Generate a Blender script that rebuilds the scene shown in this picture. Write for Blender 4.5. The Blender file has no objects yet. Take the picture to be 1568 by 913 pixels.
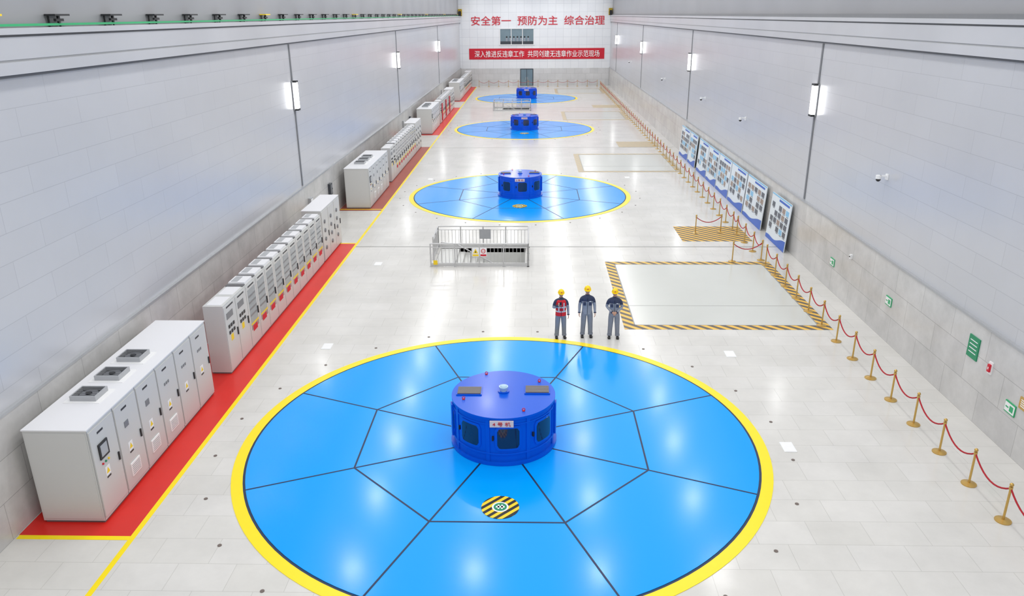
import bpy, math, random
from mathutils import Vector, Matrix
random.seed(4)
scene=bpy.context.scene
scene.view_settings.view_transform='Standard'
scene.view_settings.look='None'
scene.view_settings.exposure=0.0

# ---------------------------------------------------------------- materials
def lin(c):
    return tuple(((x/255.)/12.92 if x/255.<=0.04045 else ((x/255.+.055)/1.055)**2.4) for x in c)+(1.0,)
def base(name):
    m=bpy.data.materials.new(name); m.use_nodes=True
    nt=m.node_tree; b=nt.nodes['Principled BSDF']
    return m,nt,b
def mat(name,rgb,rough=.5,metal=0.,var=.06,scale=6.,coat=0.,spec=.5,bump=0.):
    m,nt,b=base(name)
    tc=nt.nodes.new('ShaderNodeTexCoord'); nz=nt.nodes.new('ShaderNodeTexNoise')
    nz.inputs['Scale'].default_value=scale; nz.inputs['Detail'].default_value=3
    nt.links.new(tc.outputs['Object'],nz.inputs['Vector'])
    mx=nt.nodes.new('ShaderNodeMix'); mx.data_type='RGBA'
    c=lin(rgb)
    mx.inputs[6].default_value=tuple(x*(1-var) for x in c[:3])+(1,)
    mx.inputs[7].default_value=tuple(min(1,x*(1+var)) for x in c[:3])+(1,)
    nt.links.new(nz.outputs['Fac'],mx.inputs[0]); nt.links.new(mx.outputs[2],b.inputs['Base Color'])
    b.inputs['Roughness'].default_value=rough; b.inputs['Metallic'].default_value=metal
    b.inputs['Specular IOR Level'].default_value=spec
    b.inputs['Coat Weight'].default_value=coat; b.inputs['Coat Roughness'].default_value=.1
    if bump:
        bp=nt.nodes.new('ShaderNodeBump'); bp.inputs['Strength'].default_value=bump; bp.inputs['Distance'].default_value=.02
        nt.links.new(nz.outputs['Fac'],bp.inputs['Height']); nt.links.new(bp.outputs[0],b.inputs['Normal'])
    return m
def brick(name,axes,c1,c2,cm,bw,rh,mortar,rough,metal=0.,offset=.5,stain=.06,stscale=.5,spec=.5):
    m,nt,b=base(name)
    N=nt.nodes.new; L=nt.links.new
    tc=N('ShaderNodeTexCoord'); sp=N('ShaderNodeSeparateXYZ'); cb=N('ShaderNodeCombineXYZ')
    L(tc.outputs['Object'],sp.inputs[0]); L(sp.outputs[axes[0]],cb.inputs[0]); L(sp.outputs[axes[1]],cb.inputs[1])
    br=N('ShaderNodeTexBrick'); br.offset=offset
    br.inputs['Color1'].default_value=lin(c1); br.inputs['Color2'].default_value=lin(c2); br.inputs['Mortar'].default_value=lin(cm)
    br.inputs['Scale'].default_value=1.; br.inputs['Brick Width'].default_value=bw; br.inputs['Row Height'].default_value=rh
    br.inputs['Mortar Size'].default_value=mortar; br.inputs['Mortar Smooth'].default_value=.1
    L(cb.outputs[0],br.inputs['Vector'])
    nz=N('ShaderNodeTexNoise'); nz.inputs['Scale'].default_value=stscale; nz.inputs['Detail'].default_value=6; nz.inputs['Roughness'].default_value=.65
    L(tc.outputs['Object'],nz.inputs['Vector'])
    mr=N('ShaderNodeMapRange'); mr.inputs[1].default_value=.3; mr.inputs[2].default_value=.7
    mr.inputs[3].default_value=1-stain; mr.inputs[4].default_value=1+stain*.4
    L(nz.outputs['Fac'],mr.inputs[0])
    mx=N('ShaderNodeMix'); mx.data_type='RGBA'; mx.blend_type='MULTIPLY'; mx.inputs[0].default_value=1
    L(br.outputs['Color'],mx.inputs[6]); L(mr.outputs[0],mx.inputs[7])
    L(mx.outputs[2],b.inputs['Base Color'])
    b.inputs['Roughness'].default_value=rough; b.inputs['Metallic'].default_value=metal
    b.inputs['Specular IOR Level'].default_value=spec
    return m
def stripes(name,ca,cb_,k,sx=1.,sy=1.,rough=.45):
    m,nt,b=base(name); N=nt.nodes.new; L=nt.links.new
    tc=N('ShaderNodeTexCoord'); sp=N('ShaderNodeSeparateXYZ'); L(tc.outputs['Object'],sp.inputs[0])
    a=N('ShaderNodeMath'); a.operation='MULTIPLY'; a.inputs[1].default_value=sx*k; L(sp.outputs[0],a.inputs[0])
    c=N('ShaderNodeMath'); c.operation='MULTIPLY_ADD'; c.inputs[1].default_value=sy*k; L(sp.outputs[1],c.inputs[0]); L(a.outputs[0],c.inputs[2])
    d=N('ShaderNodeMath'); d.operation='MULTIPLY_ADD'; d.inputs[1].default_value=k; L(sp.outputs[2],d.inputs[0]); L(c.outputs[0],d.inputs[2])
    f=N('ShaderNodeMath'); f.operation='FRACT'; L(d.outputs[0],f.inputs[0])
    g=N('ShaderNodeMath'); g.operation='GREATER_THAN'; g.inputs[1].default_value=.5; L(f.outputs[0],g.inputs[0])
    mx=N('ShaderNodeMix'); mx.data_type='RGBA'; mx.inputs[6].default_value=lin(ca); mx.inputs[7].default_value=lin(cb_)
    L(g.outputs[0],mx.inputs[0]); L(mx.outputs[2],b.inputs['Base Color']); b.inputs['Roughness'].default_value=rough
    return m
def emis(name,rgb,s):
    m,nt,b=base(name)
    b.inputs['Base Color'].default_value=lin(rgb); b.inputs['Emission Color'].default_value=lin(rgb); b.inputs['Emission Strength'].default_value=s
    return m
M={}
M['floor']=brick('floor_stone_tile',(0,1),(214,212,207),(218,216,212),(194,192,187),1.2,.8,.006,.17,stain=.11,stscale=.5,spec=.42)
M['wallL']=brick('metal_wall_panel_side',(1,2),(202,203,207),(205,206,210),(184,185,190),2.4,.62,.007,.28,.22,stain=.05,stscale=.2)
M['wallE']=brick('white_wall_panel_end',(0,2),(232,234,238),(238,240,243),(210,213,218),1.2,1.2,.02,.4,0,offset=0,stain=.03)
M['wains']=brick('stone_wainscot_side',(1,2),(200,199,198),(210,209,207),(174,173,172),1.8,.9,.009,.2,.0,stain=.18,stscale=.9)
M['wainsE']=brick('stone_wainscot_end',(0,2),(205,205,206),(215,215,216),(180,180,180),1.2,.9,.012,.25,0,stain=.1)
M['beam']=mat('painted_beam',(198,199,203),.28,.25,.1,.3)
M['beamd']=mat('beam_shadow_gap',(104,106,110),.5,0,.05)  # dark grey stands in for the shadow line under the beam
M['upper']=mat('upper_wall_grey',(154,155,159),.4,.2,.1,.25)
M['blue']=mat('blue_epoxy_paint',(0,160,252),.17,0,.015,.4,coat=.06,spec=.32)
M['yellow']=mat('yellow_floor_paint',(255,226,0),.35,0,.03)
M['seam']=mat('dark_seam',(8,40,78),.5,0,.05)
M['hub']=mat('deep_blue_enamel',(0,88,214),.24,0,.05,1.5,coat=.1,spec=.35)
M['glassd']=mat('dark_window_glass',(14,34,70),.08,0,.1,coat=.4)
M['white']=mat('white_enamel',(238,239,240),.4,0,.02)
M['beige']=mat('beige_name_plate',(232,214,206),.4,0,.03)
M['brown']=mat('brown_grille',(112,100,94),.5,0,.08)
M['grey']=mat('grey_metal',(128,130,134),.4,.4,.08)
M['lgrey']=mat('light_grey_metal',(178,180,183),.35,.3,.05)
M['dark']=mat('black_plastic',(30,31,34),.45,0,.1)
M['cab']=mat('cabinet_powder_coat',(202,202,200),.38,0,.02,.6)
M['cabtop']=mat('cabinet_top_white',(230,230,233),.4,0,.02,.6)
M['gap']=mat('cabinet_seam_and_shade',(104,104,106),.6,0,.05)
M['vent']=mat('vent_white',(240,240,240),.5,0,.03)
M['glassc']=mat('cabinet_door_glass',(134,140,144),.12,0,.25,1.2,coat=.3)
M['redfl']=mat('red_floor_paint',(216,40,32),.35,0,.10,1.)
M['brnfl']=mat('brown_red_floor_paint',(160,74,60),.45,0,.12,1.)
M['brass']=mat('polished_brass',(206,170,96),.3,.7,.08)
M['rope']=mat('crimson_velvet_rope',(176,16,36),.7,0,.08)
M['steel']=mat('stainless_steel',(200,200,200),.3,.3,.04)
M['haz']=stripes('hazard_stripe_paint',(240,190,76),(92,86,80),2.2,1,1)
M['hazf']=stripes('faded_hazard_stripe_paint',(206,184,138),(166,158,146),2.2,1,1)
M['hazb']=stripes('hazard_disc_paint',(250,210,20),(25,25,25),4.3,-1,1)
M['plate']=mat('concrete_cover_slab',(205,207,202),.2,0,.05,.5)
M['line']=mat('floor_joint_strip',(152,152,150),.5,0,.08)
M['bannr']=mat('red_banner_cloth',(204,22,46),.6,0,.03)
M['redtxt']=mat('red_letter_paint',(206,30,52),.5,0,.03)
M['whitetxt']=mat('white_letter_print',(250,250,250),.5,0,.01)
M['blacktxt']=mat('black_letter_print',(40,40,46),.5,0,.01)
M['green']=mat('green_sign',(20,140,96),.4,0,.05)
M['poster']=mat('poster_board_print',(226,236,244),.35,0,.03)
M['pblue']=mat('poster_blue_print',(24,92,196),.35,0,.06)
M['pcyan']=mat('poster_light_blue_print',(132,194,232),.35,0,.05)
M['photo1']=mat('poster_photo_print',(92,98,110),.4,0,.6,9.)
M['photo2']=mat('poster_photo_print_warm',(158,140,130),.4,0,.5,9.)
M['lampg']=emis('lamp_tube_glow',(255,255,255),12.)
M['exitg']=mat('exit_light_green',(40,170,110),.4,0,.05)
M['navy']=mat('navy_workwear',(54,62,88),.8,0,.12,14.)
M['greyw']=mat('grey_workwear',(150,155,166),.8,0,.10,14.)
M['greyt']=mat('grey_trousers',(134,140,152),.85,0,.10,14.)
M['vest']=mat('red_safety_vest',(222,30,44),.65,0,.08,14.)
M['refl']=mat('reflective_tape',(214,216,214),.3,0,.05)
M['helmet']=mat('yellow_hard_hat',(255,212,6),.25,0,.03)
M['skin']=mat('skin',(212,164,138),.55,0,.06,20.)
M['hair']=mat('black_hair',(26,22,22),.6,0,.1)
M['lip']=mat('lip_tone',(160,92,84),.5,0,.05)
M['shoe']=mat('black_leather_shoe',(28,27,28),.4,0,.1)
M['win']=mat('window_glass_bluegrey',(120,140,150),.1,0,.2,1.)
M['frame']=mat('dark_aluminium_frame',(70,74,80),.4,.4,.05)
M['stair']=mat('stair_stone',(212,212,209),.5,0,.05)
M['yellab']=mat('yellow_warning_label',(246,210,30),.5,0,.02)
M['knob']=mat('pale_blue_knob',(176,206,226),.35,0,.03)

# ---------------------------------------------------------------- mesh builder
class MB:
    def __init__(s): s.v=[];s.f=[];s.mi=[];s.sm=[];s.ml=[]
    def mx(s,m):
        m=M[m] if isinstance(m,str) else m
        if m not in s.ml: s.ml.append(m)
        return s.ml.index(m)
    def add(s,vs,fs,m,sm=False):
        o=len(s.v); s.v+= [tuple(v) for v in vs]; k=s.mx(m)
        for f in fs: s.f.append([i+o for i in f]); s.mi.append(k); s.sm.append(sm)
    def box(s,x0,x1,y0,y1,z0,z1,m,rot=None):
        vs=[Vector((x,y,z)) for z in(z0,z1) for y in(y0,y1) for x in(x0,x1)]
        if rot:
            c=Vector(((x0+x1)/2,(y0+y1)/2,(z0+z1)/2)); vs=[rot@(v-c)+c for v in vs]
        s.add(vs,[(0,2,3,1),(4,5,7,6),(0,1,5,4),(2,6,7,3),(0,4,6,2),(1,3,7,5)],m)
    def loft(s,pts,rad,m,n=10,sm=True,cap=True,ref=(1,0,0),mats=None):
        pts=[Vector(p) for p in pts]; rings=[]
        for i,p in enumerate(pts):
            t=(pts[min(i+1,len(pts)-1)]-pts[max(i-1,0)]).normalized()
            r=Vector(ref)
            if abs(t.dot(r))>.95: r=Vector((0,0,1)) if abs(t.z)<.9 else Vector((0,1,0))
            a=(r-t*r.dot(t)).normalized(); b=t.cross(a)
            rr=rad[i]; rx,ry=(rr if isinstance(rr,tuple) else (rr,rr))
            rings.append([p+a*rx*math.cos(2*math.pi*j/n)+b*ry*math.sin(2*math.pi*j/n) for j in range(n)])
        for i in range(len(pts)-1):
            mm=mats[i] if mats else m
            s.add(rings[i]+rings[i+1],[(j,(j+1)%n,n+(j+1)%n,n+j) for j in range(n)],mm,sm)
        if cap:
            s.add(rings[0],[tuple(range(n))[::-1]],mats[0] if mats else m,False); s.add(rings[-1],[tuple(range(n))],mats[-1] if mats else m,False)
    def cyl(s,c,r,z0,z1,m,n=32,r1=None,sm=True):
        r1=r if r1 is None else r1
        s.loft([(c[0],c[1],z0),(c[0],c[1],z1)],[r,r1],m,n,sm)
    def ann(s,c,r0,r1,z0,z1,m,n=96):
        vs=[]
        for r,z in((r0,z0),(r0,z1),(r1,z1),(r1,z0)):
            vs+=[(c[0]+r*math.cos(2*math.pi*j/n),c[1]+r*math.sin(2*math.pi*j/n),z) for j in range(n)]
        fs=[]
        for k in range(4):
            k2=(k+1)%4
            fs+=[(k*n+j,k2*n+j,k2*n+(j+1)%n,k*n+(j+1)%n) for j in range(n)]
        s.add(vs,fs,m)
    def ell(s,c,r,m,nu=14,nv=9,z0=-1.,sm=True,rot=None):
        c=Vector(c); vs=[];fs=[]
        for i in range(nv+1):
            ph=math.asin(z0)+(math.pi/2-math.asin(z0))*i/nv
            for j in range(nu):
                th=2*math.pi*j/nu
                v=Vector((r[0]*math.cos(ph)*math.cos(th),r[1]*math.cos(ph)*math.sin(th),r[2]*math.sin(ph)))
                if rot: v=rot@v
                vs.append(c+v)
        for i in range(nv):
            for j in range(nu): fs.append((i*nu+j,i*nu+(j+1)%nu,(i+1)*nu+(j+1)%nu,(i+1)*nu+j))
        s.add(vs,fs,m,sm)
    def strip(s,a,b,w,z,h,m):
        a=Vector((a[0],a[1],0));b=Vector((b[0],b[1],0)); d=(b-a).normalized(); n=Vector((-d.y,d.x,0))*w/2
        vs=[v+Vector((0,0,zz)) for zz in(z,z+h) for v in(a-n,b-n,b+n,a+n)]
        s.add(vs,[(3,2,1,0),(4,5,6,7),(0,1,5,4),(1,2,6,5),(2,3,7,6),(3,0,4,7)],m)
    def curved(s,R,ac,hw,z0,z1,cr,m,th,nc=14):
        cols=[]
        for i in range(nc+1):
            sx=-hw+2*hw*i/nc; e=max(0,abs(sx)-(hw-cr)); dz=cr-math.sqrt(max(0,cr*cr-e*e))
            cols.append((ac+sx/R,z0+dz,z1-dz))
        vs=[];fs=[]
        for a,l,h in cols:
            for rr,zz in((R-.01,l),(R+th,l),(R+th,h),(R-.01,h)):
                vs.append((rr*math.cos(a),rr*math.sin(a),zz))
        for i in range(nc):
            o=i*4;q=o+4
            for k in range(3): fs.append((o+k,q+k,q+k+1,o+k+1))
        fs+=[(0,1,2,3),(nc*4+3,nc*4+2,nc*4+1,nc*4)]
        s.add(vs,fs,m,False)
    def fin(s,name,loc=(0,0,0),parent=None,bevel=0,me=None):
        me=bpy.data.meshes.new(name); me.from_pydata(s.v,[],s.f)
        for m in s.ml: me.materials.append(m)
        me.polygons.foreach_set('material_index',s.mi); me.polygons.foreach_set('use_smooth',s.sm)
        me.update()
        o=bpy.data.objects.new(name,me); scene.collection.objects.link(o); o.location=loc
        if parent: o.parent=parent
        if bevel:
            b=o.modifiers.new('bevel','BEVEL'); b.width=bevel; b.segments=2; b.limit_method='ANGLE'; b.angle_limit=.7
        return o
def inst(o,name,loc):
    q=bpy.data.objects.new(name,o.data); scene.collection.objects.link(q); q.location=loc
    for md in o.modifiers:
        if md.type=='BEVEL':
            b=q.modifiers.new('bevel','BEVEL'); b.width=md.width; b.segments=2; b.limit_method='ANGLE'; b.angle_limit=.7
    return q
def text(name,s,w,h,loc,rot,m,parent=None,off=.0):
    cu=bpy.data.curves.new(name,'FONT'); cu.body=s; cu.size=1; cu.extrude=.01; cu.offset=off
    t=bpy.data.objects.new(name+'_src',cu); scene.collection.objects.link(t)
    dg=bpy.context.evaluated_depsgraph_get(); me=bpy.data.meshes.new_from_object(t.evaluated_get(dg))
    bpy.data.objects.remove(t)
    me.materials.clear(); me.materials.append(M[m])
    xs=[v.co.x for v in me.vertices]; ys=[v.co.y for v in me.vertices]
    if xs:
        x0,x1,y0,y1=min(xs),max(xs),min(ys),max(ys)
        for v in me.vertices:
            v.co.x=((v.co.x-x0)/(x1-x0)-.5)*w; v.co.y=((v.co.y-y0)/(y1-y0)-.5)*h
    o=bpy.data.objects.new(name,me); scene.collection.objects.link(o); o.location=loc; o.rotation_euler=rot
    if parent: o.parent=parent
    return o

XL,XR,YE,Y0,ZT=-11.15,12.05,125.4,-2.,14.
CX=-.75
CY=[17.85+29.28*i for i in range(4)]
# ---------------------------------------------------------------- room shell
pits=[(-4.35,-.3,32.75,35.5),(-4.35,-.3,91.5,94.2)]
b=MB()
ys=[Y0,32.75,35.5,91.5,94.2,YE+.3]
b.box(XL-.3,XR+.3,ys[0],ys[1],-.2,0,'floor'); b.box(XL-.3,XR+.3,ys[2],ys[3],-.2,0,'floor'); b.box(XL-.3,XR+.3,ys[4],ys[5],-.2,0,'floor')
for k in(1,3):
    b.box(XL-.3,-4.35,ys[k],ys[k+1],-.2,0,'floor'); b.box(-.3,XR+.3,ys[k],ys[k+1],-.2,0,'floor')
for (x0,x1,y0,y1) in pits:      # sunken stair recess: side walls, steps, lower landing
    b.box(x0-.1,x1+.1,y0-.1,y0,-1.3,-.001,'stair'); b.box(x0-.1,x1+.1,y1,y1+.1,-1.3,-.001,'stair'); b.box(x0-.1,x0,y0,y1,-1.3,-.001,'stair'); b.box(x1,x1+.1,y0,y1,-1.3,-.001,'stair')
    b.box(x0,x1,y0,y1,-1.3,-1.12,'stair')
    for k in range(7): b.box(x0+.9+k*.28,x0+1.18+k*.28,y0,y1,-1.2,-.15*(k+1)-.02,'stair')
    b.box(x0,x0+.9,y0,y1,-1.2,-.02,'stair')
b.fin('floor')
def sidewall(name,x,sgn):
    b=MB()
    def bx(a,c,z0,z1,m,y0=Y0,y1=YE):
        xa,xb=x+sgn*a,x+sgn*c; b.box(min(xa,xb),max(xa,xb),y0,y1,z0,z1,m)
    bx(-.3,0,0,9.3,'wallL')
    bx(-.3,.1,9.3,9.37,'beamd'); bx(-.3,.22,9.37,9.62,'beam'); bx(-.3,.17,9.62,9.67,'lgrey'); bx(-.3,.2,9.67,10.12,'beam')
    bx(-.3,.12,10.12,10.17,'grey'); bx(-.3,.26,10.17,10.3,'beam')
    bx(-.3,-.12,10.3,ZT,'upper')
    return b.fin(name)
sidewall('wall_left',XL,1); sidewall('wall_right',XR,-1)
b=MB(); b.box(XL-.3,XR+.3,YE,YE+.3,0,ZT,'wallE'); b.fin('wall_end')
for nm,x,s in(('baseboard_left',XL,1),('baseboard_right',XR,-1)):
    b=MB(); xa,xb=x,x+s*.06
    b.box(min(xa,xb),max(xa,xb),Y0,YE,0,2.66,'wains'); xb=x+s*.1; b.box(min(xa,xb),max(xa,xb),Y0,YE,2.66,2.72,'lgrey'); b.fin(nm)
b=MB(); b.box(XL+.1,-1.95,YE-.06,YE,0,2.6,'wainsE'); b.box(.3,XR-.1,YE-.06,YE,0,2.6,'wainsE'); b.fin('baseboard_end')

# crane power rail and brackets along the left beam
b=MB()
xr_=XL+.02
b.box(xr_-.03,xr_+.03,Y0,YE-1.3,10.33,10.38,'exitg')
k=0; y=4.
while y<YE-2:
    mm='yellab' if k%7==5 else 'dark'
    b.box(xr_-.12,xr_+.14,y-.3,y+.3,10.54,10.58,mm)
    b.box(xr_-.1,xr_-.07,y-.24,y-.2,10.3,10.56,'dark'); b.box(xr_-.1,xr_-.07,y+.2,y+.24,10.3,10.56,'dark')
    b.box(xr_-.0,xr_+.06,y-.16,y+.16,10.42,10.48,'dark'); b.box(xr_,xr_+.05,y-.03,y+.03,10.38,10.54,'dark')
    y+=2.5;k+=1
b.box(XL-.05,XL+.5,YE-1,YE-.5,10.3,11.3,'hazb'); b.box(XL,XL+.4,YE-1.15,YE-1,10.3,11.,'dark')
b.fin('crane_power_rail')
b=MB(); b.box(XR-.05,XR+.02,Y0,YE-1.3,10.3,10.42,'grey'); b.box(XR-.5,XR+.05,YE-1,YE-.5,10.3,11.3,'hazb'); b.box(XR-.4,XR,YE-1.15,YE-1,10.3,11.,'dark'); b.fin('crane_track_rail')

# ---------------------------------------------------------------- turbine pit covers
o8=[math.radians(22.5+45*k) for k in range(8)]
for i in range(4):
    b=MB(); R=6.8
    b.ann((0,0),6.53,R,0,.012,'yellow',128)
    b.ann((0,0),6.47,6.53,0,.008,'seam',128)
    b.cyl((0,0),6.47,0,.02,'blue',128,sm=False)
    P=[(3.91*math.cos(a),3.91*math.sin(a)) for a in o8]
    for k in range(8):
        b.strip(P[k],P[(k+1)%8],.045,.0201,.004,'seam')
        d=Vector(P[k]).normalized(); b.strip(P[k],tuple(d*6.47),.045,.0202,.004,'seam')
        b.strip(tuple(d*1.3),P[k],.045,.0203,.004,'seam')
    b.fin('turbine_floor_cover',(CX,CY[i],0))
    b=MB()
    for k in range(24):
        a=2*math.pi*(k+.5)/24; b.cyl((7.35*math.cos(a),7.35*math.sin(a)),.045,0,.012,'brown',10)
    b.fin('floor_stud_ring',(CX,CY[i],0))
    # hub
    b=MB()
    b.cyl((0,0),1.38,.024,.1,'hub',64); b.cyl((0,0),1.3,.1,1.27,'hub',64); b.cyl((0,0),1.335,1.27,1.33,'hub',64)
    b.ann((0,0),1.3,1.325,1.12,1.15,'hub',64); b.ann((0,0),1.3,1.33,.3,.34,'hub',64)
    for k in range(8):
        a=math.radians(-90+7+45*k)
        b.curved(1.3,a,.33,.42,1.09,.11,'hub',.025); b.curved(1.3,a,.27,.48,1.03,.09,'glassd',.03)
        b.curved(1.3,a+math.radians(22.5),.05,.1,1.27,.005,'hub',.02,4)
        b.curved(1.3,a-.29,.02,.7,.82,.005,'dark',.05,2)
    for t in(-.12,math.pi+.22): b.curved(1.3,t,.1,.3,1.2,.01,'hub',.07,4)
    for gx,gy in((-.88,.08),(.87,.16)):
        b.box(gx-.33,gx+.33,gy-.22,gy+.22,1.33,1.36,'hub'); b.box(gx-.3,gx+.3,gy-.19,gy+.19,1.36,1.38,'brown')
        for t in range(8): b.box(gx-.29,gx+.29,gy-.17+t*.046,gy-.155+t*.046,1.38,1.385,'grey')
    b.cyl((0,.1),.15,1.33,1.36,'hub',20); b.cyl((0,.1),.09,1.36,1.44,'knob',20); b.cyl((0,.1),.12,1.44,1.48,'knob',20); b.ell((0,.1,1.48),(.09,.09,.04),'knob',z0=0.)
    for lx,ly in((-.5,1.1),(.93,.66),(-1.0,-.35),(.53,-.95)):
        b.cyl((lx,ly),.035,1.33,1.35,'bannr',10)
        pts=[(lx+.035*math.cos(t*math.pi/4),ly,1.375+.035*math.sin(t*math.pi/4)) for t in range(9)]
        b.loft(pts,[.01]*9,'bannr',6,ref=(0,1,0))
    hub=b.fin('turbine_hub_cover',(CX+.03,CY[i],0),bevel=.006)
    p=MB(); p.box(-.29,.29,-1.36,-1.335,1.1,1.27,'beige'); p.fin('name_plate',parent=hub)
    text('plate_lettering','%d 号 机'%(4-i),.44,.11,(0,-1.362,1.185),(math.pi/2,0,0),'redtxt',hub)
    b=MB(); b.cyl((0,0),.43,.02,.03,'hazb',40,sm=False); b.cyl((0,0),.19,.03,.034,'white',24,sm=False); b.cyl((0,0),.15,.034,.037,'green',24,sm=False)
    b.box(-.1,.1,-.03,.03,.037,.039,'white'); b.box(-.06,-.02,-.08,.08,.037,.039,'white'); b.box(.02,.06,-.08,.08,.037,.039,'white')
    b.fin('striped_access_hatch',(CX+.05,CY[i]-3.07,0))

# ---------------------------------------------------------------- floor markings
b=MB()
b.box(-8.62,-8.5,-1.9,YE-2,0,.006,'yellow'); b.box(XL+.1,-8.62,13.52,13.65,0,.006,'yellow'); b.box(XL+.1,-8.62,36.25,36.38,0,.006,'yellow')
b.box(XL+.1,-8.62,43.3,43.42,0,.006,'yellow'); b.fin('floor_line_yellow')
for i in range(4):
    b=MB(); y=13.65+29.4*i; b.box(XL+.08,-8.62,y,y+22.6 if i<3 else YE-2,0,.004,'brnfl' if i==1 else 'redfl'); b.fin('floor_paint_strip_red')
b=MB()
for y in(35.75,65.2,94.6): b.box(XL+.1,XR-.1,y-.05,y+.05,0,.003,'line')
b.fin('floor_expansion_joint')
def zone(name,x0,x1,y0,y1,m,w=.38,full=False,inner=True):
    b=MB()
    if full: b.box(x0,x1,y0,y1,0,.008,m)
    else:
        if inner: b.box(x0+w,x1-w,y0+w,y1-w,0,.004,'plate')
        b.box(x0,x1,y0,y0+w,0,.008,m); b.box(x0,x1,y1-w,y1,0,.008,m); b.box(x0,x0+w,y0+w,y1-w,0,.008,m); b.box(x1-w,x1,y0+w,y1-w,0,.008,m)
        b.box(x0+w,x0+w+.04,y0+w,y1-w,.004,.01,'line'); b.box(x0+w,x1-w,y1-w-.04,y1-w,.004,.01,'line'); b.box(x1-w-.04,x1-w,y0+w,y1-w,.004,.01,'line'); b.box(x0+w,x1-w,y0+w,y0+w+.04,.004,.01,'line')
        b.strip((x0+w,(y0+y1)/2-1.6),(x1-w,(y0+y1)/2-1.6),.025,.004,.003,'line')
    return b.fin(name)
zone('hatch_cover_marking',3.3,10.62,25.4,33.35,'haz')
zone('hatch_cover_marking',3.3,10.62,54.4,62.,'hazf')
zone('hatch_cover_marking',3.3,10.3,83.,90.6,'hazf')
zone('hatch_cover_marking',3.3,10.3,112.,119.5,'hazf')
zone('striped_floor_marking',7.4,10.8,36.7,39.5,'haz',full=True)
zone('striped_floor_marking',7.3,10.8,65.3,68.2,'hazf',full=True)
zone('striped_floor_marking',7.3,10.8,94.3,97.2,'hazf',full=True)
for x,y in((-6.9,23.8),(6.5,23.3),(6.6,17.5),(-6.9,33.),(-6.9,52),(6.5,52.5)):
    b=MB(); b.box(-.16,.16,-.24,.24,0,.012,'white'); b.box(-.13,.13,-.21,.21,.012,.016,'vent'); b.fin('floor_socket_plate',(x,y,0))

# ---------------------------------------------------------------- stairwell railings
for n,(x0,x1,y0,y1) in enumerate(pits):
    b=MB(); X0,X1,Ya,Yb=x0-.12,x1+.14,y0-.12,y1+.12
    def run(p,q):
        p=Vector(p);q=Vector(q);L=(q-p).length
        for z,r in((1.05,.032),(.16,.02),(.88,.016)): b.loft([(p.x,p.y,z),(q.x,q.y,z)],[r,r],'steel',8,ref=(0,0,1))
        k=max(1,round(L/1.1))
        for i in range(k+1):
            c=p.lerp(q,i/k); b.cyl((c.x,c.y),.03,0,1.05,'steel',8); b.cyl((c.x,c.y),.06,0,.02,'steel',10)
        m=int(L/.16)
        for i in range(1,m):
            c=p.lerp(q,i/m); b.cyl((c.x,c.y),.011,.16,.88,'steel',6)
        b.strip((p.x,p.y),(q.x,q.y),.02,0.01,.12,'steel')
    run((X0,Ya),(X1,Ya)); run((X0,Yb),(X1,Yb)); run((X1,Ya),(X1,Yb)); run((X0,Ya+1.0),(X0,Yb))
    yy=y0+.5
    b.loft([(x0+.3,yy,.95),(x0+1.0,yy,.85),(x0+2.9,yy,-.2)],[.025]*3,'steel',8,ref=(0,1,0))
    for k in range(4):
        xx=x0+1.0+k*.6; zt=.85-(xx-x0-1.0)*.553; b.cyl((xx,yy),.016,-.15*int((xx-x0-.9)/.28+1)-.02,zt,'steel',6)
    b.cyl((x0+.3,yy),.02,-.02,.95,'steel',8)
    f=Ya-.03
    if n==0:
        for xx,mm in((x0+1.88,'yellab'),(x0+2.22,'vent')):
            b.box(xx-.15,xx+.15,f-.015,f,.48,.88,'vent')
            b.box(xx-.13,xx+.13,f-.02,f-.015,.5,.58,'bannr' if mm=='vent' else 'yellab')
            if mm=='yellab': b.add([(xx-.11,f-.021,.63),(xx+.11,f-.021,.63),(xx,f-.021,.83)],[(0,1,2)],'yellab'); b.add([(xx-.03,f-.023,.66),(xx+.03,f-.023,.66),(xx,f-.023,.76)],[(0,1,2)],'dark')
            else:
                b.loft([(xx,f-.02,.73),(xx,f-.024,.73)],[.1,.1],'bannr',20,ref=(1,0,0)); b.loft([(xx,f-.024,.73),(xx,f-.027,.73)],[.07,.07],'vent',20); b.box(xx-.06,xx+.06,f-.03,f-.027,.72,.74,'bannr')
        b.box(x0+1.85,x0+2.4,Yb-.06,Yb-.03,.45,.92,'lgrey')
        b.box(X0+.12,X0+.3,Ya-.05,Ya-.035,.1,.3,'yellab')
    b.fin('stairwell_railing')

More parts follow.
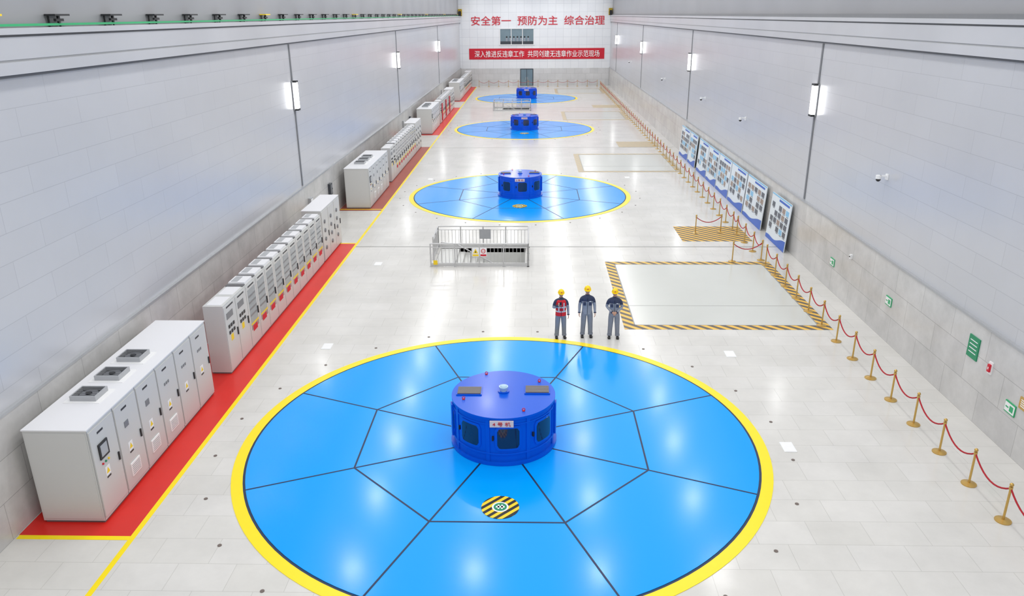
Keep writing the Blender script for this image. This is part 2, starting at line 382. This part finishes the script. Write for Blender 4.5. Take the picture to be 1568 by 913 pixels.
# ---------------------------------------------------------------- electrical cabinets
def cabinetA():
    b=MB(); W,Lg,Ht=1.38,6.22,2.33
    b.box(0,W,0,Lg,.06,Ht-.03,'cab'); b.box(.03,W-.03,.03,Lg-.03,0,.06,'gap'); b.box(-.015,W+.015,-.015,Lg+.015,Ht-.03,Ht,'cabtop')
    nd=6; w=Lg/nd
    b.box(.04,W-.04,-.012,0,.12,Ht-.08,'cab')
    for k in range(nd):
        y0=k*w
        b.box(W,W+.004,y0-.006 if k else 0,y0+.008,.06,Ht-.03,'gap')
        b.box(W,W+.02,y0+.03,y0+w-.03,.14,Ht-.1,'cab')
        b.box(W+.02,W+.05,y0+w-.13,y0+w-.09,1.05,1.25,'dark')
        yc=y0+w*.42
        b.box(W+.02,W+.024,yc-.09,yc+.09,.98,1.2,'vent'); b.add([(W+.026,yc-.07,1.03),(W+.026,yc+.07,1.03),(W+.026,yc,1.17)],[(0,1,2)],'yellab')
        b.box(W+.02,W+.024,yc-.08,yc+.08,.92,.96,'dark')
        if 1<=k<=3:
            b.box(W+.02,W+.04,yc-.17,yc+.25,.35,.68,'vent')
            for t in range(6): b.box(W+.04,W+.044,yc-.14,yc+.22,.39+t*.045,.4+t*.045,'gap')
        if k==0:
            b.box(W+.02,W+.05,yc-.2,yc+.16,1.45,1.82,'dark'); b.box(W+.05,W+.053,yc-.15,yc+.11,1.5,1.77,'lgrey')
            for t in range(3): b.loft([(W+.02,yc-.14+t*.12,1.33),(W+.045,yc-.14+t*.12,1.33)],[.025,.025],['redtxt','green','yellab'][t],8,ref=(0,0,1))
        elif k in(1,2): b.box(W+.02,W+.03,yc-.1,yc+.08,1.6,1.75,'grey')
        else:
            for t in range(3): b.box(W+.02,W+.03,yc-.12+t*.1,yc-.06+t*.1,1.65,1.72,'grey')
        b.box(W+.02,W+.023,yc-.12,yc+.12,2.05,2.1,'blacktxt')
    for k in range(3):
        yc=1.55+k*1.05; xc=.62
        for a,c,d,e in((-.3,.3,-.27,-.24),(-.3,.3,.24,.27),(-.3,-.27,-.24,.24),(.27,.3,-.24,.24)):
            b.box(xc+a,xc+c,yc+d,yc+e,Ht,Ht+.13,'lgrey')
        b.box(xc-.27,xc+.27,yc-.24,yc+.24,Ht,Ht+.02,'dark'); b.cyl((xc,yc),.2,Ht+.02,Ht+.07,'grey',20); b.cyl((xc,yc),.07,Ht+.07,Ht+.1,'dark',12)
        for t in range(5): b.box(xc-.27,xc+.27,yc-.2+t*.1-.004,yc-.2+t*.1+.004,Ht+.115,Ht+.125,'grey')
        b.box(xc-.42,xc+.42,yc-.36,yc+.36,Ht,Ht+.012,'vent')
    return b
def cabinetB(n=12,L=11.45,banner=False):
    b=MB(); W,Ht=.62,2.25; w=L/n
    for k in range(n):
        y0=k*w; solid=(k<2)
        b.box(0,W,y0+.004,y0+w-.004,.05,Ht,'cab'); b.box(.02,W-.02,y0+.02,y0+w-.02,0,.05,'gap')
        b.box(W,W+.02,y0+.02,y0+w-.02,.1,Ht-.06,'cab')
        if solid:
            b.box(W+.02,W+.03,y0+.15,y0+w-.3,1.75,1.95,'grey')
            for t in range(3):
                for q in range(2): b.box(W+.02,W+.04,y0+.2+t*.18,y0+.3+t*.18,1.45-q*.2,1.55-q*.2,'dark')
            b.box(W+.02,W+.024,y0+.3,y0+.5,1.0,1.2,'yellab')
            b.box(.08,W-.08,y0+.1,y0+w-.1,Ht,Ht+.012,'cabtop')
        else:
            b.box(W+.02,W+.024,y0+.13,y0+w-.13,.62,Ht-.22,'glassc')
            b.box(W+.024,W+.03,y0+.13,y0+w-.13,.8,.85,'yellab'); b.box(W+.024,W+.028,y0+.25,y0+w-.3,.55,.75,'bannr')
            for t in range(4): b.box(W+.02,W+.028,y0+.17,y0+w-.17,1.1+t*.22,1.16+t*.22,'grey')
            b.box(.04,W-.04,y0+.14,y0+w-.14,Ht,Ht+.07,'cabtop'); b.box(.02,W-.02,y0-.08,y0+.1,Ht,Ht+.03,'gap'); b.box(.1,W-.3,y0+.22,y0+w-.22,Ht+.07,Ht+.08,'lgrey')  # grey strips between the raised caps imitate the shadows there
        b.box(W+.02,W+.05,y0+w-.13,y0+w-.09,1.0,1.25,'dark'); b.box(W+.02,W+.023,y0+.2,y0+w-.2,Ht-.15,Ht-.1,'blacktxt')
        if banner and k%4==1: b.box(W+.05,W+.08,y0+.1,y0+w-.1,.2,1.9,'bannr')
    y0=L+.15; L2=3.3
    b.box(-.25,W,y0,y0+L2,.05,Ht+.1,'cab'); b.box(-.2,W-.03,y0+.03,y0+L2-.03,0,.05,'gap')
    b.box(-.26,W+.01,y0-.01,y0+L2+.01,Ht+.1,Ht+.13,'cabtop')
    for k in range(3):
        yy=y0+k*L2/3
        b.box(W,W+.02,yy+.03,yy+L2/3-.03,.12,Ht+.04,'cab')
        for t in range(4): b.loft([(W+.02,yy+.4,.6+t*.4),(W+.06,yy+.4,.6+t*.4)],[.09,.09],'grey',12,ref=(0,0,1))
        b.box(W+.02,W+.05,yy+L2/3-.14,yy+L2/3-.1,1.,1.25,'dark')
    return b
a0=cabinetA().fin('excitation_cabinet',(-10.77,14.1,0),bevel=.008)
b0=cabinetB().fin('control_cabinet_row',(-9.98,21.65,0),bevel=.005)
b1=cabinetB(banner=True).fin('control_cabinet_row',(-9.98,21.65+29.4*2,0),bevel=.005)
inst(b0,'control_cabinet_row',(-9.98,21.65+29.4,0)); inst(b0,'control_cabinet_row',(-9.98,21.65+29.3*3,0))
for i in(1,2,3): inst(a0,'excitation_cabinet',(-10.7,14.1+29.45*i,0))

# ---------------------------------------------------------------- rope barriers
def post(b,x,y):
    b.cyl((x,y),.17,0,.02,'brass',20); b.cyl((x,y),.16,.02,.05,'brass',20,r1=.05)
    b.cyl((x,y),.026,.05,.86,'brass',12); b.cyl((x,y),.04,.8,.87,'brass',12); b.ell((x,y,.92),(.045,.045,.045),'brass',10,6)
def rope(b,p,q,sag=.28):
    pts=[]
    for i in range(11):
        t=i/10; pts.append((p[0]+(q[0]-p[0])*t,p[1]+(q[1]-p[1])*t,.83-sag*4*t*(1-t)))
    b.loft(pts,[.02]*11,'rope',7,ref=(0,0,1))
def barrier(name,pts):
    b=MB()
    for p in pts: post(b,*p)
    for p,q in zip(pts[:-1],pts[1:]): rope(b,p,q)
    b.fin(name)
X=10.34
barrier('rope_barrier',[(X,13.07+1.415*k) for k in range(15)])
barrier('rope_barrier',[(9.0,33.4),(X,33.6)]+[(X,35.0+1.5*k) for k in range(3)]+[(X,38.9+1.5*k) for k in range(56)])
barrier('rope_barrier',[(8.3,38.2),(9.6,38.35)])
barrier('rope_barrier',[(-8.2+1.52*k,123.6) for k in range(13)])

# ---------------------------------------------------------------- posters
def poster(y0,y1):
    b=MB(); L=y1-y0-.12; Hh=2.25
    b.box(0,.04,0,L,0,Hh,'poster')
    n=16; vs=[];fs=[]
    for i in range(n+1):
        t=i/n; vs+= [(-.006,t*L,0),(-.006,t*L,.16+.34*(1-t)**2+.05*math.sin(t*9))]
    fs=[(2*i,2*i+1,2*i+3,2*i+2) for i in range(n)]
    b.add(vs,fs,'pblue'); b.box(-.007,0,L*.08,L*.6,Hh-.22,Hh-.12,'pblue'); b.box(-.0065,0,0,L,Hh-.07,Hh,'pcyan')
    rows,cols=4,5
    for r in range(rows):
        for c in range(cols):
            if random.random()<.12: continue
            yy=L*.06+c*L*.18; zz=.6+r*.34
            b.box(-.008,0,yy,yy+L*.14,zz,zz+.24,random.choice(['photo1','photo2','photo1','pcyan'])); b.box(-.007,0,yy,yy+L*.1,zz-.05,zz-.03,'blacktxt')
    b.box(.04,.06,.1,.14,0,Hh,'lgrey'); b.box(.04,.06,L-.14,L-.1,0,Hh,'lgrey')
    o=b.fin('display_poster_board',(11.68,y0,0.01)); o.rotation_euler=(0,math.radians(4),0)
for a,c in((34.75,37.8),(38.7,42.35),(42.45,45.9),(45.95,49.1),(49.15,52.1),(52.15,55.3),(55.9,58.6),(58.7,62.1)): poster(a,c)

# ---------------------------------------------------------------- wall lamps with conduit
def walllamp(x,s,y):
    b=MB()
    b.box(-.03,0,-.07,.07,2.75,9.28,'grey')
    b.box(0,.04,-.18,.18,6.35,7.67,'lgrey'); b.box(.04,.18,-.16,.16,6.42,7.6,'lampg'); b.box(.0,.2,-.17,.17,7.6,7.68,'dark'); b.box(.0,.2,-.17,.17,6.33,6.42,'dark')
    if s<0: b.v=[(-v[0],v[1],v[2]) for v in b.v]; b.f=[f[::-1] for f in b.f]
    b.fin('wall_lamp',(x+s*.031,y,0))
for y in(33.9,61.5,89.,116.): walllamp(XR,-1,y)
for y in(36.9,66.4,96.): walllamp(XL,1,y)
# ---------------------------------------------------------------- small wall fittings
def camdome(x,s,y,z):
    b=MB(); b.box(0,.04,-.09,.09,-.05,.14,'white'); b.box(.03,.26,-.03,.03,.05,.1,'white'); b.cyl((.3,0),.09,-.02,.1,'white',16); b.ell((.3,0,-.02),(.085,.085,.1),'dark',14,6,z0=-1.)
    if s<0: b.v=[(-v[0],v[1],v[2]) for v in b.v]; b.f=[f[::-1] for f in b.f]
    b.fin('security_camera',(x,y,z))
for y,z in((26.3,5.2),(44.7,4.85),(55.5,4.9),(72.8,4.9),(98.,5.)): camdome(XR-.003,-1,y,z)
def wsign(name,y,z,w,h,m,deco):
    b=MB(); b.box(-.03,0,-w/2,w/2,-h/2,h/2,m)
    if deco=='lines':
        for t in range(4): b.box(-.034,-.03,-w*.35,w*.35,h*(.3-.18*t)-.012,h*(.3-.18*t)+.012,'vent')
    elif deco=='exit':
        b.box(-.034,-.03,-w*.47,w*.47,-h*.4,h*.4,'vent'); b.box(-.037,-.034,-w*.35,w*.0,-h*.25,h*.25,'exitg'); b.box(-.037,-.034,w*.1,w*.38,-h*.06,h*.06,'exitg')
    elif deco=='box':
        b.box(-.08,-.03,-w*.3,w*.3,-h*.3,h*.3,'redtxt'); b.box(-.084,-.08,-w*.1,w*.1,-h*.1,h*.1,'vent')
    b.fin(name,(XR-.061,y,z))
wsign('green_notice_sign',19.5,1.94,.5,.62,'green','lines'); wsign('exit_sign',17.5,1.16,.42,.3,'exitg','exit')
wsign('exit_sign',24.6,1.38,.42,.3,'exitg','exit'); wsign('exit_sign',29.7,1.15,.42,.3,'exitg','exit')
wsign('fire_alarm_call_point',18.6,1.75,.16,.34,'vent','box'); wsign('brown_notice_plate',17.,1.5,.42,.3,'brass','lines')
for y,z in((15.9,1.3),(28,1.9),(36.5,1.9)):
    b=MB(); b.box(-.08,0,-.06,.06,-.08,.08,'white'); b.box(-.1,-.08,-.02,.02,-.02,.02,'dark'); b.fin('wall_socket_box',(XR-.061,y,z))
for y,z,mm in((37.6,1.7,'lgrey'),(41.5,1.6,'frame'),(67.2,1.7,'lgrey'),(71.,1.6,'frame'),(97.,1.6,'lgrey')):
    b=MB(); b.box(0,.14,-.22,.22,-.3,.3,mm); b.box(.14,.15,-.17,.17,-.24,.24,'white' if mm=='lgrey' else 'grey'); b.box(.15,.17,.1,.13,-.04,.04,'dark'); b.fin('wall_junction_box',(XL+.061,y,z))

# ---------------------------------------------------------------- end wall
sl=text('wall_slogan_lettering','安全第一  预防为主  综合治理',20.4,1.35,(.85,YE-.05,9.6),(math.pi/2,0,0),'redtxt',off=.006)
b=MB(); b.box(-9.75,11.15,YE-.05,YE-.01,3.95,5.55,'bannr'); ban=b.fin('slogan_banner')
text('banner_lettering','深入推进反违章工作  共同创建无违章作业示范现场',19.3,1.0,(.75,YE-.07,4.75),(math.pi/2,0,0),'whitetxt',ban,off=.003)
b=MB(); x0,x1,z0,z1=-4.95,.25,6.15,8.4
b.box(x0,x1,YE-.02,YE-.005,z0,z1,'win')
for xx in(x0,x0+(x1-x0)/3,x0+2*(x1-x0)/3,x1): b.box(xx-.05,xx+.05,YE-.08,YE-.02,z0,z1,'vent')
b.box(x0-.1,x1+.1,YE-.1,YE-.02,z1,z1+.1,'vent'); b.box(x0-.1,x1+.1,YE-.1,YE-.02,z0-.1,z0,'vent')
b.box(x0+.05,x1-.05,YE-.03,YE-.02,z0+.0,z0+.45,'frame')
for k in range(7):
    xx=x0+.9+k*.55; b.box(xx,xx+.28,YE-.035,YE-.03,z0+.45,z0+.95,'greyw'); b.loft([(xx+.14,YE-.03,z0+1.08),(xx+.14,YE-.04,z0+1.08)],[.12,.12],'hair',10)
b.fin('window_1')
b=MB(); b.box(-1.85,.2,YE-.08,YE-.01,0,2.55,'frame'); b.box(-1.72,.07,YE-.09,YE-.08,.05,2.42,'win'); b.box(-.86,-.79,YE-.1,YE-.09,0,2.42,'frame')
b.box(-.98,-.93,YE-.15,YE-.1,.9,1.3,'steel'); b.box(-.72,-.67,YE-.15,YE-.1,.9,1.3,'steel'); b.fin('door_1')

# ---------------------------------------------------------------- people
def person(name,loc,yaw,vest,pose,h=1.0):
    J={'pel':(0,0,.95),'sp':(0,0,1.12),'ch':(0,.0,1.3),'uc':(0,.0,1.4),'nk':(0,.0,1.49),'hd':(0,-.015,1.58)}
    R={'pel':(.155,.115),'sp':(.145,.105),'ch':(.165,.115),'uc':(.13,.095),'nk':(.058,.058),'hd':(.052,.052)}
    E=[('pel','sp'),('sp','ch'),('ch','uc'),('uc','nk'),('nk','hd')]
    arms={'down':((.25,.02,1.13),(.262,-.05,.88)),'front':((.265,.05,1.14),(.08,-.17,1.0)),'up':((.265,-.02,1.14),(.12,-.24,1.3))}
    for s,k in((-1,pose[0]),(1,pose[1])):
        n='L' if s<0 else 'R'; e,w=arms[k]
        J['sh'+n]=(s*.175,0,1.4); R['sh'+n]=(.072,.072)
        J['ua'+n]=(s*((.175+e[0])/2+.008),(e[1])/2,(1.4+e[2])/2); R['ua'+n]=(.066,.064)
        J['el'+n]=(s*e[0],e[1],e[2]); R['el'+n]=(.056,.056)
        J['wr'+n]=(s*w[0],w[1],w[2]); R['wr'+n]=(.043,.041)
        E+=[('uc','sh'+n),('sh'+n,'ua'+n),('ua'+n,'el'+n),('el'+n,'wr'+n)]
        J['hp'+n]=(s*.095,0,.87); R['hp'+n]=(.112,.115)
        J['th'+n]=(s*.105,-.005,.68); R['th'+n]=(.102,.104)
        J['kn'+n]=(s*.115,-.015,.49); R['kn'+n]=(.088,.09)
        J['cf'+n]=(s*.125,.015,.3); R['cf'+n]=(.084,.086)
        J['an'+n]=(s*.13,.02,.09); R['an'+n]=(.078,.082)
        E+=[('pel','hp'+n),('hp'+n,'th'+n),('th'+n,'kn'+n),('kn'+n,'cf'+n),('cf'+n,'an'+n)]
    ks=list(J); me=bpy.data.meshes.new('bodysrc'); me.from_pydata([J[k] for k in ks],[(ks.index(a),ks.index(c)) for a,c in E],[])
    o=bpy.data.objects.new('bodysrc',me); scene.collection.objects.link(o)
    o.modifiers.new('s','SKIN')
    for i,k in enumerate(ks):
        sv=me.skin_vertices[0].data[i]; sv.radius=R[k]; sv.use_root=(k=='pel')
    sb=o.modifiers.new('d','SUBSURF'); sb.levels=2; sb.render_levels=2
    dg=bpy.context.evaluated_depsgraph_get(); bm=bpy.data.meshes.new_from_object(o.evaluated_get(dg))
    bpy.data.objects.remove(o)
    b=MB()
    vs=[v.co.copy() for v in bm.vertices]; groups={}
    for p in bm.polygons:
        c=p.center
        if c.z>1.5: k='skin'
        elif c.z<.9 and abs(c.x)<.225 and abs(c.y)<.14 : k='greyt'
        elif abs(c.x)>.19 or c.y<-.13: k='navy' if c.z>1.24 else 'greyw'
        else: k='navy' if c.z>1.3 else 'greyw'
        groups.setdefault(k,[]).append(tuple(p.vertices))
    for k,fs in groups.items(): b.add(vs,fs,k,True)
    def shell(zs,g,mats):
        b.loft([(0,0,z) for z,_,_ in zs],[(rx+g,ry+g) for _,rx,ry in zs],mats[0],20,True,False,mats=mats)
    prof=[(.84,.165,.125),(.86,.175,.13),(1.0,.168,.122),(1.12,.165,.12),(1.22,.175,.125),(1.3,.185,.13),(1.38,.175,.122),(1.44,.125,.1),(1.49,.072,.072),(1.53,.068,.068)]
    shell(prof,0,['greyw','greyw','greyw','greyw','greyw','navy','navy','navy','navy'])
    b.box(-.004,.004,-.142,-.12,.86,1.42,'dark')
    if not vest:
        b.box(-.14,-.05,-.136,-.12,1.17,1.28,'navy'); b.box(.05,.14,-.136,-.12,1.17,1.28,'navy'); b.box(.06,.12,-.142,-.13,1.3,1.32,'vent')
    if vest:
        vp=[(.86,.178,.13),(.95,.172,.128),(1.0,.17,.125),(1.05,.168,.124),(1.16,.17,.126),(1.21,.176,.128),(1.32,.186,.132),(1.4,.175,.125),(1.45,.12,.1)]
        shell(vp,.016,['vest','vest','refl','vest','refl','vest','vest','vest'])
        for s in(-1,1): b.box(s*.09-.02,s*.09+.02,-.156,-.14,1.05,1.36,'refl')
        b.box(-.005,.005,-.158,-.14,.86,1.4,'dark')
    for s in(-1,1):
        x=s*.135
        b.loft([(x,.075,.045),(x,.03,.055),(x+s*.01,-.06,.048),(x+s*.02,-.14,.04),(x+s*.025,-.185,.03)],[(.034,.04),(.046,.055),(.046,.046),(.05,.036),(.03,.02)],'shoe',12,ref=(1,0,0))
        b.box(x-.045+s*.01,x+.045+s*.01,-.17,.09,0,.02,'dark')
        b.loft([(x,.02,.14),(x,.02,.075)],[(.08,.084),(.082,.09)],'greyt',14)
    for s,k in((-1,pose[0]),(1,pose[1])):
        e,w=arms[k]; e=Vector((s*e[0],e[1],e[2])); w=Vector((s*w[0],w[1],w[2])); d=(w-e).normalized()
        if k=='front': d=(d+Vector((-s*.6,0,-.1))).normalized()
        side=Vector((0,-1,0)) if k=='down' else Vector((0,0,1))
        side=(side-d*side.dot(d)).normalized()
        b.loft([w-d*.025,w+d*.008],[.045,.046],'navy',12)
        b.loft([w-d*.01,w+d*.03,w+d*.07,w+d*.095],[(.026,.022),(.038,.017),(.042,.016),(.036,.013)],'skin',10,ref=tuple(side))
        inward=Vector((-s,0,0)) if k=='down' else Vector((0,.3,-1))
        inward=(inward-d*inward.dot(d)).normalized()
        for q,(off,ln) in enumerate(((.03,.068),(.01,.076),(-.01,.072),(-.029,.056))):
            st=w+d*.085+side*off
            p1=st+d*ln*.45+inward*.006; p2=p1+(d*.75+inward*.6)*ln*.32; p3=p2+(d*.4+inward*.9)*ln*.28
            b.loft([st,p1,p2,p3],[.0095,.009,.008,.006],'skin',6,ref=tuple(side))
        st=w+d*.03+side*.032; b.loft([st,st+side*.022+d*.025,st+side*.028+d*.055+inward*.01],[.012,.0105,.008],'skin',6,ref=tuple(inward))
    if 'up' in pose:
        s=-1 if pose[0]=='up' else 1; b.box(s*.05-.035,s*.05+.035,-.35,-.34,1.33,1.46,'dark')
    hc=Vector((0,-.02,1.66))
    b.ell(hc,(.078,.096,.115),'skin',18,12); b.ell(hc+Vector((0,-.025,-.055)),(.058,.064,.062),'skin',14,8)
    b.loft([hc+Vector((0,-.09,.015)),hc+Vector((0,-.105,-.015)),hc+Vector((0,-.112,-.03)),hc+Vector((0,-.09,-.04))],[.008,.012,.016,.01],'skin',8)
    for s in(-1,1):
        b.ell(hc+Vector((s*.03,-.086,.005)),(.014,.008,.008),'vent',8,6); b.ell(hc+Vector((s*.03,-.093,.005)),(.006,.004,.006),'hair',8,6)
        b.box(s*.03-.017,s*.03+.017,hc.y-.097,hc.y-.086,hc.z+.022,hc.z+.028,'hair')
        b.ell(hc+Vector((s*.08,.005,-.005)),(.012,.022,.032),'skin',8,6)
        b.loft([hc+Vector((s*.075,-.02,.03)),hc+Vector((s*.06,-.045,-.06)),hc+Vector((0,-.075,-.118))],[.003]*3,'dark',5)
    b.ell(hc+Vector((0,-.087,-.06)),(.024,.008,.007),'lip',10,6)
    b.ell(hc+Vector((0,.018,.01)),(.083,.09,.1),'hair',16,10,z0=-.55)
    t=Matrix.Rotation(.12,3,'X'); hh=hc+Vector((0,0,.052))
    b.ell(hh,(.11,.13,.12),'helmet',22,9,z0=0.,rot=t)
    rim=[];n=26
    for rr,zz in((1.,0.),(1.,-.012),(1.16,-.014),(1.16,-.002)):
        for j in range(n):
            th=2*math.pi*j/n; fr=max(0,-math.sin(th)); k=rr if rr==1. else 1.12+.26*fr**2
            rim.append(hh+t@Vector((.109*k*math.cos(th),.129*k*math.sin(th),zz)))
    fs=[]
    for k in range(4):
        k2=(k+1)%4
        fs+=[(k*n+j,k*n+(j+1)%n,k2*n+(j+1)%n,k2*n+j) for j in range(n)]
    b.add(rim,fs,'helmet',False)
    b.loft([hh+t@Vector((0,-.105,.07)),hh+t@Vector((0,0,.126)),hh+t@Vector((0,.105,.07))],[(.016,.006)]*3,'helmet',8)
    b.box(-.018,.018,hh.y-.136,hh.y-.12,hh.z+.02,hh.z+.05,'redtxt',rot=t)
    o=b.fin(name,loc); o.rotation_euler=(0,0,yaw); o.scale=(h,h,h)
    return o
person('worker_in_red_vest',(1.0,24.66,0),math.radians(4),True,('up','down'),.97)
person('worker_in_grey_uniform',(1.9,24.76,0),0,False,('down','down'),1.02)
person('worker_in_grey_uniform',(2.82,24.66,0),math.radians(-5),False,('front','front'),.99)

# ---------------------------------------------------------------- lights
w=bpy.data.worlds.new('world'); scene.world=w; w.use_nodes=True
w.node_tree.nodes['Background'].inputs[0].default_value=(.95,.97,1.,1); w.node_tree.nodes['Background'].inputs[1].default_value=.8
la=bpy.data.lights.new('high_bay_lamp','AREA'); la.shape='DISK'; la.size=.8; la.energy=98; la.color=(1,.99,.97)
for r in range(-4,17):
    for x in(-8.2,-2.6,3.1,8.5):
        o=bpy.data.objects.new('high_bay_lamp',la); scene.collection.objects.link(o); o.location=(x,28.9+5.8*r,13.5)

# ---------------------------------------------------------------- camera
f,pit,yaw,rol=1183.46,.3518,.027,-.00727
c,s=math.cos(yaw),math.sin(yaw); cp,sp=math.cos(pit),math.sin(pit)
right=Vector((c,s,0)); fh=Vector((-s,c,0)); fwd=fh*cp-Vector((0,0,1))*sp; up=fh*sp+Vector((0,0,1))*cp
r2=right*math.cos(rol)+up*math.sin(rol); u2=up*math.cos(rol)-right*math.sin(rol)
cam=bpy.data.cameras.new('camera'); co=bpy.data.objects.new('camera',cam); scene.collection.objects.link(co)
mw=Matrix((( r2.x,u2.x,-fwd.x,0),(r2.y,u2.y,-fwd.y,0),(r2.z,u2.z,-fwd.z,10.5),(0,0,0,1)))
co.matrix_world=mw
cam.sensor_width=36; cam.lens=36*f/1568; cam.clip_end=400
scene.camera=co
